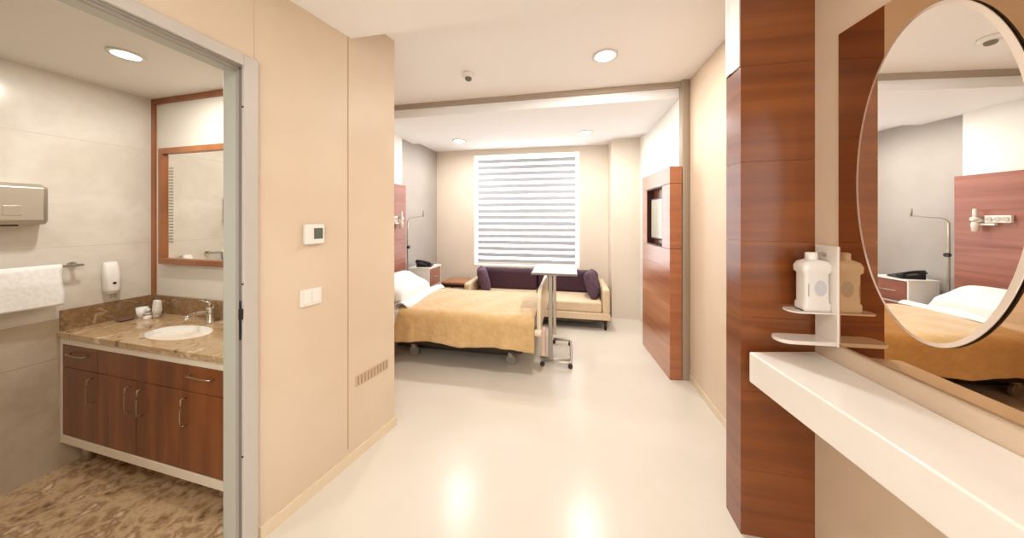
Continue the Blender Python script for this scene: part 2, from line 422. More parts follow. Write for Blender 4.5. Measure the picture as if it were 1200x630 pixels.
while z > .06:
    z1 = max(z-pitch*.62, .045); box(bm, x0, x1, .012, .0128, z1, z)
    z2 = max(z-pitch, .045); box(bs, x0, x1, .016, .0166, z2, z1); z = z2
    if z <= .046: break
obj('blind_bands', bm, M['opaque_band'], bd); obj('blind_voile', bs, M['sheer'], bd)
obj('bottom_bar', box(new_bm(), x0, x1, .006, .022, .02, .047), M['white_plastic'], bd, bevel=.004)
for xx in (.07, wlen-.07): obj('hanging_bracket', box(new_bm(), xx-.01, xx+.01, .01, .03, H-.032, H-.0005), M['white_plastic'], bd)

# ------------------------------------------------------------------ downlights
def downlight(X, Z, z, label, power, size=.075, group='recessed ceiling downlights'):
    t = empty('downlight', (X*S, Z*S, z), 0, label, 'ceiling light', group)
    bm = new_bm(); lathe(bm, [(size*.98, -.002), (size*1.2, -.001), (size*1.22, -.007), (size*.95, -.009), (size*.93, -.002)], 32)
    obj('lamp_ring', bm, M['white_plastic'], t, smooth=True)
    obj('lamp_lens', cyl(new_bm(), (0, 0), size*.93, -.0075, -.003, 32), M['lens'], t)
    ld = bpy.data.lights.new('downlight_lamp', 'AREA'); ld.shape = 'DISK'; ld.size = size*1.8; ld.energy = power; ld.color = (1, .972, .935)
    lo = bpy.data.objects.new('lamp_glow', ld); C.objects.link(lo); lo.parent = t; lo.location = (0, 0, -.012)
    return t
POW = 22
downlight(.491, 1.531, Z_COR, 'round recessed downlight in the corridor ceiling right of the smoke detector', POW)
downlight(-.52, 2.85, Z_BA, 'left of the two small downlights in the bedroom ceiling near the window', POW*.8)
downlight(.651, 2.575, Z_BA, 'right of the two small downlights in the bedroom ceiling near the window', POW*.8)
downlight(-1.356, 1.02, Z_BATH, 'round recessed downlight in the bathroom ceiling seen through the door', POW*.45, .05)
for (x, z) in ((-.1, -.05), (-.2, -.95)):  # extra fill lamps added out of view over the entry
    t = downlight(x, z, Z_NEAR, 'unseen fill downlight added in the entry ceiling overhead', POW*.5)
t = downlight(-1.45, .2, Z_BATH, 'unseen fill downlight added in the bathroom ceiling beside the doorway', POW*.35, .05)  # out-of-view lamp added to brighten the bathroom

# smoke detector
t = empty('smoke_detector', (-.26*S, 1.73*S, Z_COR), 0, 'small round white smoke detector on the corridor ceiling', 'smoke detector')
bm = new_bm(); lathe(bm, [(.052, 0), (.055, -.012), (.048, -.026), (.03, -.03)]); obj('base', bm, M['white_plastic'], t, smooth=True)
bm = new_bm(); lathe(bm, [(.027, -.03), (.027, -.044), (.02, -.052), (.004, -.054)]); obj('sensor_head', bm, mat('detector_grey', (128, 118, 104), .5), t, smooth=True)

# ------------------------------------------------------------------ wooden column
t = empty('wood_column', (*U(.726, .921), 0), 0, 'tall red-brown mahogany veneered column at the end of the white shelf', 'column')
A, B2, Cc, Dd = (0, 0), (.017*S, .085*S), (.245*S, .04*S), (.200*S, -.039*S)
js = [0, .207, .456, .69, .929, 1.18, 1.482, 1.86]
bm = new_bm()
for a, b in zip(js, js[1:]):
    prism(bm, [A, Dd, Cc, B2], a*S+.0007, b*S-.0007)
prism(bm, [(.004, .004), (.19*S, -.03*S), (.23*S, .035*S), (.021*S, .081*S)], 0.001, 1.859*S)
obj('veneer_panels', bm, M['wood_col'], t)
bm = new_bm(); prism(bm, [(-.004, .004), (.012, .004), (.012, .1), (.017*S-.004, .085*S)], 1.482*S+.003, 1.86*S-.004)  # cream colour stands in for the bright reflection on the lacquered wood
o = obj('upper_side_panel', bm, M['white_paint'], t); o['label'] = 'upper panel on the narrow side with its reflection painted cream'

# ------------------------------------------------------------------ TV wall panel
fx, fy = .979, 1.80; YT = -math.atan(.121)
t = empty('wall_panel', (*U(fx, fy), 0), YT, 'thick mahogany wall panel with a recessed niche on the right of the bedroom', 'wall panel')
PL = .7236; n0, n1, nz0, nz1 = .168, .588, 1.135, 1.705; PT = .098; PH = 1.855
bm = new_bm()
zj = [0, .207*S, .456*S, .69*S]
def pan(y0, y1, z0, z1, dpt=PT): box(bm, 0, dpt, y0, y1, z0+.0015, z1-.0015)
for a, b in ((0, .207*S), (.207*S, .456*S), (.456*S, .69*S), (.69*S, nz0)): pan(0, PL, a, b)
pan(0, n0, nz0, nz1); pan(n1, PL, nz0, nz1); pan(0, PL, nz1, PH)
box(bm, .07, PT, n0, n1, nz0-.01, nz1+.01)
box(bm, .004, PT-.004, .004, PL-.004, .001, nz0-.004)
obj('panel_board', bm, M['wood_tv'], t, bevel=.0015)
bm = new_bm()
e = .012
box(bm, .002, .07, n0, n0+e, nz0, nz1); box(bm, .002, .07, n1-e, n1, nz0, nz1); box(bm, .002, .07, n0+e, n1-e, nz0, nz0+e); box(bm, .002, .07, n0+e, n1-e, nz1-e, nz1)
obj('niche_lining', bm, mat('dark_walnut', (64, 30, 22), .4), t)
tv = empty('television', (*U(fx, fy), 0), YT, 'small flat screen set in the niche of the mahogany panel', 'screen')
bm = new_bm(); box(bm, .03, .066, n0+.05, n1-.05, nz0+.06, nz1-.1); obj('bezel', bm, M['dark'], tv, bevel=.004)
bm = new_bm(); box(bm, .026, .031, n0+.065, n1-.065, nz0+.075, nz1-.115); obj('screen', bm, M['screen'], tv)

# ------------------------------------------------------------------ tinted wall mirror, oval mirror
mz0, mz1 = .912, 2.115
t = empty('wall_mirror', (Mw(.805)*S, .805*S, 0), YM, 'large rectangular bronze-tinted mirror fixed to the right wall behind the oval one', 'mirror')
obj('mirror_glass', box(new_bm(), -.006, -.0005, -1.35, 0, mz0, mz1), M['bronze_mirror'], t)
bm = new_bm()
box(bm, -.007, -.0005, -1.35, 0, mz0-.006, mz0); 
obj('bottom_channel', bm, mat('brown_channel', (160, 128, 96), .4), t)
# oval
zc, yc_, rz_, ry_ = 1.4*(1+.0895), None, .497, .205
Zc = .607
t = empty('oval_mirror', (Mw(Zc)*S, Zc*S, zc), YM, 'tall oval mirror with a pale rim, above the cream shelf', 'mirror')
def oval_ring(bm, r0, x0, r1, x1, n=96):
    a = [bm.verts.new((x0, (ry_+r0)*math.cos(2*PI*i/n), (rz_+r0)*math.sin(2*PI*i/n))) for i in range(n)]
    b = [bm.verts.new((x1, (ry_+r1)*math.cos(2*PI*i/n), (rz_+r1)*math.sin(2*PI*i/n))) for i in range(n)]
    for i in range(n): bm.faces.new([a[i], a[(i+1) % n], b[(i+1) % n], b[i]])
    return a, b
bm = new_bm(); n = 96
a = [bm.verts.new((-.018, (ry_-.012)*math.cos(2*PI*i/n), (rz_-.012)*math.sin(2*PI*i/n))) for i in range(n)]
bm.faces.new(a)
obj('oval_glass', bm, M['mirror'], t)
bm = new_bm(); oval_ring(bm, -.012, -.018, -.001, -.0145); oval_ring(bm, -.001, -.0145, 0, -.0125)
obj('bevelled_edge', bm, M['mirror_edge'], t, smooth=True)
bm = new_bm(); oval_ring(bm, 0, -.0125, -.001, -.0075); oval_ring(bm, -.001, -.0075, -.02, -.0075)
obj('backing', bm, M['dark_metal'], t)

# ------------------------------------------------------------------ counter shelf
fr = lambda Z: .625 + .107*Z
t = empty('wall_shelf', (*U(fr(.86), .86), 0), 0, 'long thick cream solid-surface shelf along the right wall under the mirrors', 'shelf')
ox, oy = U(fr(.86), .86)
pts = [(fr(.872), .872+.018), (Mw(.884), .884-.004), (Mw(-.5), -.5), (fr(-.5), -.5)]
pts = [(.7185, .893), (Mw(.884)-.001, .8825), (Mw(-.5)-.001, -.5), (fr(-.5), -.5)]
pts = [(.7185, .8805)] + pts[1:]
zt, zb = .836, .708
bm = prism(new_bm(), [(x*S-ox, y*S-oy) for x, y in pts], zb, zt)
obj('shelf_slab', bm, M['counter'], t, bevel=.007, seg=3)
# the column face starts at z .8805 on this side

# ------------------------------------------------------------------ dispenser holder and bottle
hz = empty('dispenser_holder', (Mw(.838)*S, .838*S, .037), YM, 'white acrylic wall holder with two rounded trays beside the column', 'holder')
def rtray(bm, L, W, z0, z1, x0=-.001, n=14):
    pts = [(x0, -W/2), (x0, W/2), (-(L-W/2*.9), W/2)]
    for i in range(1, n): 
        a = PI/2 + PI*i/n; pts.append((-(L-W/2*.9)+W/2*.9*math.cos(a), W/2*math.sin(a)))
    pts.append((-(L-W/2*.9), -W/2))
    prism(bm, pts, z0, z1)
bm = new_bm(); box(bm, -.012, -.001, -.05, .05, .862, 1.255); obj('back_plate', bm, M['white_acrylic'], hz, bevel=.004)
bm = new_bm(); rtray(bm, .200, .085, .862, .878, -.008); obj('drip_tray', bm, M['white_acrylic'], hz, bevel=.004)
bm = new_bm(); rtray(bm, .16, .08, .985, .992, -.008); obj('bottle_tray', bm, M['white_acrylic'], hz, bevel=.003)
bt_ = empty('dispenser_bottle', (Mw(.838)*S, .838*S, 1.0295), YM, 'squat white disinfectant bottle standing on the upper tray of the holder', 'bottle')
def rrect(w, d, r, n=5, cx=0, cy=0):
    out = []
    for (sx, sy, a0) in ((1, 1, 0), (-1, 1, PI/2), (-1, -1, PI), (1, -1, 3*PI/2)):
        for i in range(n+1):
            a = a0 + PI/2*i/n; out.append((cx+sx*(w/2-r)+r*math.cos(a), cy+sy*(d/2-r)+r*math.sin(a)))
    return out
def loft(bm, secs):
    rings = [[bm.verts.new((x, y, z)) for x, y in pts] for pts, z in secs]
    for a, b in zip(rings, rings[1:]):
        n = len(a)
        for i in range(n): bm.faces.new([a[i], a[(i+1) % n], b[(i+1) % n], b[i]])
    bm.faces.new(rings[0][::-1]); bm.faces.new(rings[-1])
    return bm
cxx = -.060
bm = loft(new_bm(), [(rrect(.094, .056, .012, 5, cxx), 0), (rrect(.098, .060, .014, 5, cxx), .01), (rrect(.098, .060, .014, 5, cxx), .030),
    (rrect(.088, .056, .014, 5, cxx), .036), (rrect(.088, .056, .014, 5, cxx), .150), (rrect(.104, .066, .016, 5, cxx), .158), (rrect(.106, .066, .016, 5, cxx), .180), (rrect(.09, .058, .016, 5, cxx), .196), (rrect(.04, .034, .012, 5, cxx-.004), .206)])
obj('bottle_body', bm, M['white_plastic'], bt_, smooth=True)
bm = new_bm(); lathe(bm, [(.018, .2), (.019, .206), (.019, .23), (.016, .234)], 24, (cxx-.004, 0)); obj('cap', bm, M['white_plastic'], bt_, smooth=True)
bm = new_bm(); tube(bm, [(cxx+.012, 0, .222)] + arc((cxx+.02, 0, .224), (cxx+.045, 0, .24), (cxx+.054, 0, .215), 5), .005, 8); obj('spout', bm, M['grey_metal'], bt_, smooth=True)
bm = new_bm(); 
n = 24; ring = [bm.verts.new((cxx+.008+.022*math.cos(2*PI*i/n), -.0285, .093+.032*math.sin(2*PI*i/n))) for i in range(n)]
r2 = [bm.verts.new((v.co.x, -.027, v.co.z)) for v in ring]; bm.faces.new(ring)
for i in range(n): bm.faces.new([ring[i], ring[(i+1) % n], r2[(i+1) % n], r2[i]])
obj('label_patch', bm, mat('grey_label', (206, 206, 212), .5), bt_)
bm = new_bm()
box(bm, cxx-.036, cxx-.032, -.0288, -.0275, .06, .11)
obj('level_mark', bm, mat('mark_grey', (190, 184, 184), .5), bt_)
bm = new_bm(); box(bm, cxx-.05, cxx+.0, -.02, .02, -.0003, .003); 
o = obj('bottle_foot', bm, M['dark_metal'], bt_)

# ------------------------------------------------------------------ thermostat, switch, floor-level vent on the angled wall
t = empty('thermostat', (Ww(1.05)*S, 1.05*S, 1.322), YL, 'square white thermostat with a grey display on the beige wall', 'thermostat')
obj('housing', box(new_bm(), 0, .024, -.048, .048, -.05, .05), M['white_plastic'], t, bevel=.006)
obj('display', box(new_bm(), .0235, .0255, -.008, .036, -.024, .030), M['lcd'], t)
t = empty('light_switch', (Ww(1.043)*S, 1.043*S, 1.007), YL, 'white double light switch plate below the thermostat', 'light switch')
obj('switch_plate', box(new_bm(), 0, .009, -.052, .052, -.042, .042), M['white_plastic'], t, bevel=.003)
for y in (-.021, .021): obj('rocker', box(new_bm(), .008, .013, y-.0185, y+.0185, -.03, .03), M['white_plastic'], t, bevel=.002)
t = empty('vent_grille', (Ww(1.29)*S, 1.29*S, .445), YL, 'narrow slotted ventilation grille low on the beige wall', 'vent')
bm = new_bm(); Lg = .116
box(bm, 0, .003, -Lg, Lg, -.032, -.026); box(bm, 0, .003, -Lg, Lg, .026, .032)
ns = 10
for i in range(ns+1):
    y = -Lg + 2*Lg*i/ns; box(bm, 0, .003, y-.0055, y+.0055, -.026, .026)
obj('grille_face', bm, mat('grille_beige', (206, 178, 148), .5), t)
obj('duct_opening', box(new_bm(), .0002, .0012, -Lg+.004, Lg-.004, -.027, .027), mat('grille_slot', (170, 148, 126), .7), t)

# ------------------------------------------------------------------ BED
BL, BW, BT = 1.80, .90, .49
bed = empty('hospital_bed', (*U(-1.106, 2.103), 0), YC, 'adjustable hospital bed on castors with a cream footboard, head against the mahogany panel', 'bed')
m = new_bm(); box(m, .03, BL-.03, .03, BW-.03, .33, BT-.012); obj('mattress', m, M['linen'], bed, bevel=.05, seg=4)
m = new_bm()
box(m, .02, BL-.02, .05, .09, .25, .31); box(m, .02, BL-.02, BW-.09, BW-.05, .25, .31)
for x in (.03, .6, 1.2, BL-.08): box(m, x, x+.05, .09, BW-.09, .26, .30)
box(m, .02, BL-.02, .06, BW-.06, .305, .33)
obj('bed_frame', m, M['grey_metal'], bed, bevel=.004)
m = new_bm(); box(m, .30, BL-.25, .20, BW-.2, .055, .10); box(m, .25, BL-.15, .12, .18, .12, .17); box(m, .25, BL-.15, BW-.24, BW-.18, .12, .17); box(m, .25, .31, .18, BW-.18, .12, .17); box(m, BL-.21, BL-.15, .18, BW-.18, .12, .17)
for x in (.45, 1.3):
    extr(m, [(x, .14), (x+.05, .14), (x+.16, .28), (x+.11, .28)], 'y', .2, .23); extr(m, [(x, .14), (x+.05, .14), (x+.16, .28), (x+.11, .28)], 'y', BW-.23, BW-.2)
obj('chassis', m, M['dark_metal'], bed, bevel=.003)
for (x, y) in ((.52, .14), (BL-.27, .14), (.20, BW-.2), (BL-.2, BW-.2)):
    k = new_bm(); lathe(k, [(.02, .12), (.022, .08)], 16, (x, y)); box(k, x-.012, x+.03, y-.022, y+.022, .075, .105)
    cs = obj('castor', k, M['grey_metal'], bed, bevel=.004)
    obj('wheel', cyl_ax(new_bm(), (x+.012, y, .05), .05, 'y', .014, 28), M['rubber'], cs, bevel=.004)
# foot board with rounded shoulders (plane across the bed)
def board(x0, x1, zt, zb_, yo=0.0):
    y0, y1 = -.01+yo, BW+.01; pts = [(y0, zb_), (y0, zt-.10)]
    pts += [(p.x, p.y) for p in arc((y0, zt-.10, 0), (y0+.01, zt-.015, 0), (y0+.14, zt, 0), 6)][1:]
    pts += [(p.x, p.y) for p in arc((y1-.14, zt, 0), (y1-.01, zt-.015, 0), (y1, zt-.10, 0), 6)] + [(y1, zb_)]
    return extr(new_bm(), pts, 'x', x0, x1)
obj('footboard', board(BL+.005, BL+.04, .745, .40), M['footboard'], bed, bevel=.008, seg=3)
obj('head_end_board', board(-.016, .004, .60, .30), M['footboard'], bed, bevel=.008, seg=3)
m = new_bm(); box(m, BL+.04, BL+.075, .03, .15, .16, .385); obj('foot_control_box', m, mat('pinkish_box', (222, 190, 170), .4), bed, bevel=.008)
m = new_bm(); box(m, BL+.065, BL+.075, .05, .11, .22, .24); obj('red_marker', m, mat('red_stripe', (176, 70, 60), .5), bed)
for y in (-.03, BW+.03):
    k = new_bm(); cyl_ax(k, (BL+.02, y, .39), .03, 'x', .03, 20); obj('bumper', k, M['footboard'], bed, bevel=.006)
# folded side rail at the head end (near side)
m = new_bm(); tube(m, [(.02, -.02, .22)] + arc((.02, -.02, .30), (.02, -.02, .36), (.06, -.02, .36), 5) + arc((.22, -.02, .36), (.26, -.02, .36), (.26, -.02, .30), 5) + [(.26, -.02, .22)], .01, 8)
obj('side_rail', m, M['dark_metal'], bed, smooth=True)

# white sheet under the bedspread at the head end
def drape(x0, x1, hem0, hem1, over, near_out, nu, nv, top, waves, xedge=None, far_hem=.25):
    """cloth running across the bed: v from near hem over the top to the far hem"""
    r = .05
    prof = []   # (y, z) path
    H0 = top-r
    def fn(u, v):
        # path lengths
        a = H0-hem0; b = r*PI/2; c = BW-2*r+2*near_out; tot = 2*a+2*b+c; s = v*tot
        ya, yb = -near_out, BW+near_out
        if s < a: y, z, nrm, w = ya, hem0+s, (-1, 0), 1-(s/a)
        elif s < a+b:
            t_ = (s-a)/r; y, z, nrm, w = ya+r-r*math.cos(t_), H0+r*math.sin(t_), (-math.cos(t_), math.sin(t_)), 0
        elif s < a+b+c-2*0:
            t_ = (s-a-b)/c; y = ya+r+t_*(yb-ya-2*r); z = top+.012*math.sin(PI*t_); nrm = (0, 1); w = 0
        elif s < a+2*b+c:
            t_ = (s-a-b-c)/r; y, z, nrm, w = yb-r+r*math.sin(t_), H0+r*math.cos(t_), (math.sin(t_), math.cos(t_)), 0
        else:
            q = s-a-2*b-c; y, z, nrm, w = yb, H0-q, (1, 0), q/a
        x = x0+u*(x1-x0)
        if xedge: x = xedge(u, x, z, y)
        wv = waves*(math.sin(x*13+.6)+.6*math.sin(x*29+2)+.4*math.sin(x*47))*w
        z += .012*w*math.sin(x*9+1) 
        tw = .004*math.sin(x*7+y*5)+.003*math.sin(x*17-y*11)
        off = over + (wv + .004*w if w > 0 else 0)
        if xedge and x < .62 and w > 0: off += .009*min(1, (.62-x)/.012)*min(1, w*6)
        return (x, y+nrm[0]*(off+abs(wv)*.3)+0, z+nrm[1]*off+(tw if nrm[1] > .5 else 0))
    return grid(new_bm(), nu, nv, fn)
def solid(o, t, off=0):
    s = o.modifiers.new('solid', 'SOLIDIFY'); s.thickness = t; s.offset = off; return o
m = drape(.02, .85, .22, .22, .004, .0, 30, 60, BT, .004)
sh = obj('bed_sheet', m, M['linen'], None, smooth=True); place(sh, bed.location, YC); solid(sh, .003)
tag(sh, 'white bed sheet hanging at the head end of the hospital bed', 'sheet')
def edge(u, x, z, y):
    # head-side edge runs diagonally down the near side
    if y < .1: return x - (1-u)*(.05+max(0, (BT-z))*.25)
    return x
m = drape(.50, BL-.015, .215, .215, .016, .004, 150, 110, BT, .007, edge)
q = obj('bedspread', m, M['quilt'], None, smooth=True); place(q, bed.location, YC); solid(q, .008, 1)
tag(q, 'gold quilted bedspread draped over the hospital bed down to its castors', 'bedspread')
# turned-back fold of the bedspread hanging on the side is the crease near its head edge
# pillow
m = new_bm(); cushion(m, .42, .68, .2, .42, 20, 20, .006)
p = obj('pillow', m, M['linen'], None, smooth=True)
c0 = bed.location; R_ = Matrix.Rotation(YC, 4, 'Z')
def bedpt(x, y, z): return tuple(Vector(c0) + (R_ @ Vector((x, y, z))))
m_ = M
place(p, bedpt(.215, BW*.47, BT+.14), 0); p.rotation_euler = (0, math.radians(24), YC); p.rotation_mode = 'XYZ'
tag(p, 'plump white pillow propped at the head of the bed', 'pillow')
# folded top sheet in front of the pillow
m = new_bm()
def fs(u, v):
    x = .36+u*.16; y = .03+v*(BW-.06); e = math.sin(PI*min(1, max(0, u)))
    return (x+.02*math.sin(v*7), y, BT+.032+.035*e**.6+.006*math.sin(v*11+u*4))
grid(m, 14, 30, fs)
fsht = obj('folded_blanket', m, M['linen'], None, smooth=True); place(fsht, bed.location, YC); solid(fsht, .01, -1)
tag(fsht, 'folded-back white top sheet lying before the pillow on the bed', 'sheet')

# ------------------------------------------------------------------ headboard wall panel with service unit
hd0 = 2.744
hb = empty('headboard_panel', (( Lw(hd0)+.022)*S, hd0*S, 0), YC, 'wide reddish wood veneer headboard panel on the wall behind the bed', 'wall panel')
m = new_bm()
for a, b in ((0, .42), (.42, .78), (.78, 1.13), (1.13, 1.48), (1.48, 1.835)): box(m, 0, .035, -1.62, 0, a+.0015, b-.0015)
box(m, 0, .031, -1.615, -.005, .002, 1.83)
obj('veneer_board', m, M['wood_head'], hb, bevel=.0015)
su = empty('bed_service_unit', hb.location, YC, 'white medical outlet unit with sockets on the headboard panel above the pillow', 'outlet unit')
sy, sz = -.27, 1.395
m = new_bm(); box(m, .035, .06, sy-.11, sy+.05, sz-.035, sz+.035); obj('outlet_panel', m, M['white_plastic'], su, bevel=.004)
for dy in (-.08, -.03, .02):
    obj('outlet', cyl_ax(new_bm(), (.063, sy+dy, sz), .02, 'x', .005, 20), mat('outlet_grey', (196, 190, 180), .4), su)
m = new_bm(); cyl_ax(m, (.075, sy+.09, sz), .022, 'x', .03, 20); lathe(m, [(.014, sz), (.014, sz+.09), (.01, sz+.1)], 14, (.085, sy+.09)); lathe(m, [(.02, sz-.12), (.024, sz-.05), (.018, sz-.03)], 16, (.085, sy+.09))
obj('flow_meter', m, M['white_acrylic'], su, smooth=True)
m = new_bm(); box(m, .04, .075, sy+.06, sy+.10, sz-.03, sz-.0); box(m, .04, .07, sy-.02, sy+.08, sz-.06, sz-.04); obj('bracket', m, M['white_plastic'], su, bevel=.003)

# ------------------------------------------------------------------ bedside cabinet, phone, swing arm
nsd = empty('bedside_cabinet', (*U(-.800, 2.80), 0), YC, 'bedside cabinet with mauve-brown drawer and white sides in the corner', 'bedside cabinet')
nw, nd, nh = .36, .30, .73
m = new_bm(); box(m, -nd, -.0, 0, .018, .05, nh-.02); box(m, -nd, 0, nw-.018, nw, .05, nh-.02); box(m, -nd, 0, .018, nw-.018, .05, .07); box(m, -nd, -nd+.01, .018, nw-.018, .07, nh-.02); box(m, -nd, -.0, .018, nw-.018, .46, .475)
obj('cabinet_body', m, M['white_plastic'], nsd, bevel=.002)
obj('cabinet_top', box(new_bm(), -nd-.005, .008, -.005, nw+.005, nh-.02, nh), M['white_plastic'], nsd, bevel=.004)
d = obj('drawer', box(new_bm(), -.012, .004, .021, nw-.021, .48, nh-.025), M['lilac'], nsd, bevel=.002)
obj('drawer_handle', tube(new_bm(), [(.004, .10, .59), (.022, .105, .59), (.024, .18, .59), (.022, .255, .59), (.004, .26, .59)], .005, 8), M['chrome'], d, smooth=True)
d = obj('cabinet_door', box(new_bm(), -.012, .004, .021, nw-.021, .072, .458), M['lilac'], nsd, bevel=.002)
obj('door_handle', tube(new_bm(), [(.004, .06, .30), (.022, .06, .305), (.024, .06, .36), (.022, .06, .415), (.004, .06, .42)], .005, 8), M['chrome'], d, smooth=True)
for (x, y) in ((-.03, .03), (-.03, nw-.03), (-nd+.03, .03), (-nd+.03, nw-.03)): obj('castor', cyl_ax(new_bm(), (x, y, .025), .025, 'y', .01, 16), M['rubber'], nsd)
R2_ = Matrix.Rotation(YC, 4, 'Z')
pc = Vector(nsd.location) + R2_ @ Vector((-.13, .14, nh))
ph = empty('telephone', pc, YC+.25, 'black desk telephone on the white bedside cabinet', 'telephone')
m = new_bm(); extr(m, [(-.10, .001), (.10, .001), (.10, .02), (-.10, .065)], 'y', -.09, .09); obj('phone_base', m, M['dark'], ph, bevel=.006)
m = new_bm(); tube(m, arc((-.11, -.06, .088), (0, -.06, .085), (.09, -.06, .044), 6), .014, 10); box(m, -.115, -.06, -.08, -.04, .062, .084); box(m, .05, .10, -.08, -.04, .028, .046)
obj('handset', m, M['dark'], ph, smooth=True)
m = new_bm()
for i in range(4):
    for j in range(3): box(m, -.03+i*.026, -.012+i*.026, -.01+j*.026, .008+j*.026, .052-i*.0062, .058-i*.0062)
obj('keypad', m, mat('phone_keys', (96, 94, 96), .5), ph)
ap = Vector(((Lw(2.765)+.05)*S, 2.765*S, 0))
sa = empty('swing_arm', ap, YC, 'thin grey swing-arm pole rising between headboard and bedside cabinet', 'swing arm')
m = new_bm(); lathe(m, [(.03, .002), (.03, .02), (.018, .03)], 24); obj('pole_base', m, M['grey_metal'], sa, smooth=True)
obj('pole', tube(new_bm(), [(0, 0, .02), (0, 0, .9), (0, 0, 1.36)], .011, 10), M['grey_metal'], sa, smooth=True)
obj('clamp_knob', cyl_ax(new_bm(), (.012, 0, 1.02), .022, 'x', .014, 16), M['dark'], sa)
obj('arm', tube(new_bm(), arc((0, 0, 1.34), (0, .0, 1.40), (.03, .06, 1.41), 5) + [(.12, .20, 1.435)], .008, 8), M['grey_metal'], sa, smooth=True)
obj('arm_hook', tube(new_bm(), [(.12, .20, 1.425), (.12, .20, 1.51)], .009, 8), M['grey_metal'], sa, smooth=True)

# ------------------------------------------------------------------ low side table by the window wall
st = empty('side_table', (*U(-.765, 3.13), 0), YC, 'low wooden side table between bedside cabinet and sofa', 'side table')
obj('table_top', box(new_bm(), 0, .40, 0, .38, .415, .445), M['wood_table'], st, bevel=.004)
m = new_bm(); box(m, .01, .39, .01, .37, .37, .415); obj('apron', m, M['dark_metal'], st)
for (x, y) in ((.02, .02), (.35, .02), (.02, .33), (.35, .33)): obj('leg', box(new_bm(), x, x+.03, y, y+.03, 0, .37), M['wood_table'], st, bevel=.003)

# ------------------------------------------------------------------ SOFA
sf = empty('sofa', (*U(.868, 2.565), 0), YC, 'beige framed sofa with plum back cushions under the window', 'sofa')
SL, SD = 1.91, .72      # local x from -SL..0, y 0..SD
m = new_bm(); box(m, -SL, 0, 0, SD, .13, .22); obj('seat_base', m, M['sofa'], sf, bevel=.012, seg=3)
def armrest(x0, x1):
    return box(new_bm(), x0, x1, 0, SD, .215, .52)
for (x0, x1) in ((-.09, 0), (-SL, -SL+.09)): obj('armrest', armrest(x0, x1), M['sofa'], sf, bevel=.03, seg=4)
obj('back_frame', box(new_bm(), -SL+.085, -.085, SD-.10, SD, .215, .56), M['sofa'], sf, bevel=.02, seg=3)
for (x0, x1) in ((-SL+.095, -SL/2-.003), (-SL/2+.003, -.095)):
    obj('seat_cushion', box(new_bm(), x0, x1, .005, SD-.13, .22, .355), M['sofa'], sf, bevel=.03, seg=4)
    k = new_bm(); box(k, x0, x1, SD-.27, SD-.08, .345, .655); obj('back_cushion', k, M['plum'], sf, bevel=.06, seg=5)
m = new_bm(); box(m, -SL+.03, -.03, .04, SD-.04, .085, .13); obj('plinth', m, M['dark_metal'], sf)
for (x, y) in ((-.05, .05), (-SL+.05, .05), (-.05, SD-.05), (-SL+.05, SD-.05)): obj('leg', cyl(new_bm(), (x, y), .016, 0, .13, 14, .022), M['dark_metal'], sf, smooth=True)
Rs = Matrix.Rotation(YC, 4, 'Z')
for (x, y, yaw, lab, mt) in ((-.19, .28, PI/2-.25, 'mauve scatter cushion leaning on the right arm of the sofa', 'plum_light'), (-SL+.2, .28, PI/2+.3, 'mauve scatter cushion leaning on the left arm of the sofa', 'plum_light')):
    k = new_bm(); cushion(k, .38, .36, .15, .4, 18, 18); o = obj('scatter_cushion', k, M[mt], None, smooth=True)
    pos = Vector(sf.location) + Rs @ Vector((x, y, .53)); o.location = pos
    o.rotation_euler = (math.radians(74), 0, YC+yaw)
    tag(o, lab, 'cushion', 'scatter cushions on the sofa')

# ------------------------------------------------------------------ overbed table
ot = empty('overbed_table', (*U(.285, 2.00), 0), YC, 'wheeled overbed table with steel frame standing at the foot of the bed', 'overbed table')
m = new_bm(); 
tube(m, [(-.10, -.06, .05), (.10, -.06, .05)] + arc((.13, -.06, .05), (.17, -.06, .05), (.17, -.02, .05), 4) + arc((.17, .42, .05), (.17, .46, .05), (.13, .46, .05), 4) + [(-.02, .46, .05)], .012, 10)
tube(m, [(-.12, -.02, .06), (.165, -.02, .06)], .011, 8)
obj('base_frame', m, M['steel'], ot, smooth=True)
for (x, y) in ((-.10, -.06), (.16, -.06), (.16, .44), (-.02, .46)):
    k = new_bm(); cyl_ax(k, (x, y, .022), .022, 'y', .012, 18); cs = obj('castor', k, M['dark_metal'], ot, bevel=.003)
m = new_bm(); box(m, -.045, -.005, -.05, .0, .05, .855); obj('column', m, M['grey_metal'], ot, bevel=.006)
m = new_bm(); box(m, -.0, .028, -.045, -.005, .30, .855); obj('lift_column', m, mat('grey_beige_metal', (176, 162, 146), .35, .6), ot, bevel=.004)
m = new_bm(); box(m, -.20, .22, -.10, .42, .885, .894); obj('table_top', m, mat('pale_laminate_top', (214, 208, 200), .08, coat=.6), ot, bevel=.004)
m = new_bm(); box(m, -.205, .225, -.105, .425, .870, .8845); obj('table_edge', m, mat('grey_edge_band', (128, 118, 110), .4), ot, bevel=.003)
m = new_bm(); box(m, -.05, .04, -.05, .36, .855, .8755); obj('top_support', m, M['steel'], ot, bevel=.003)

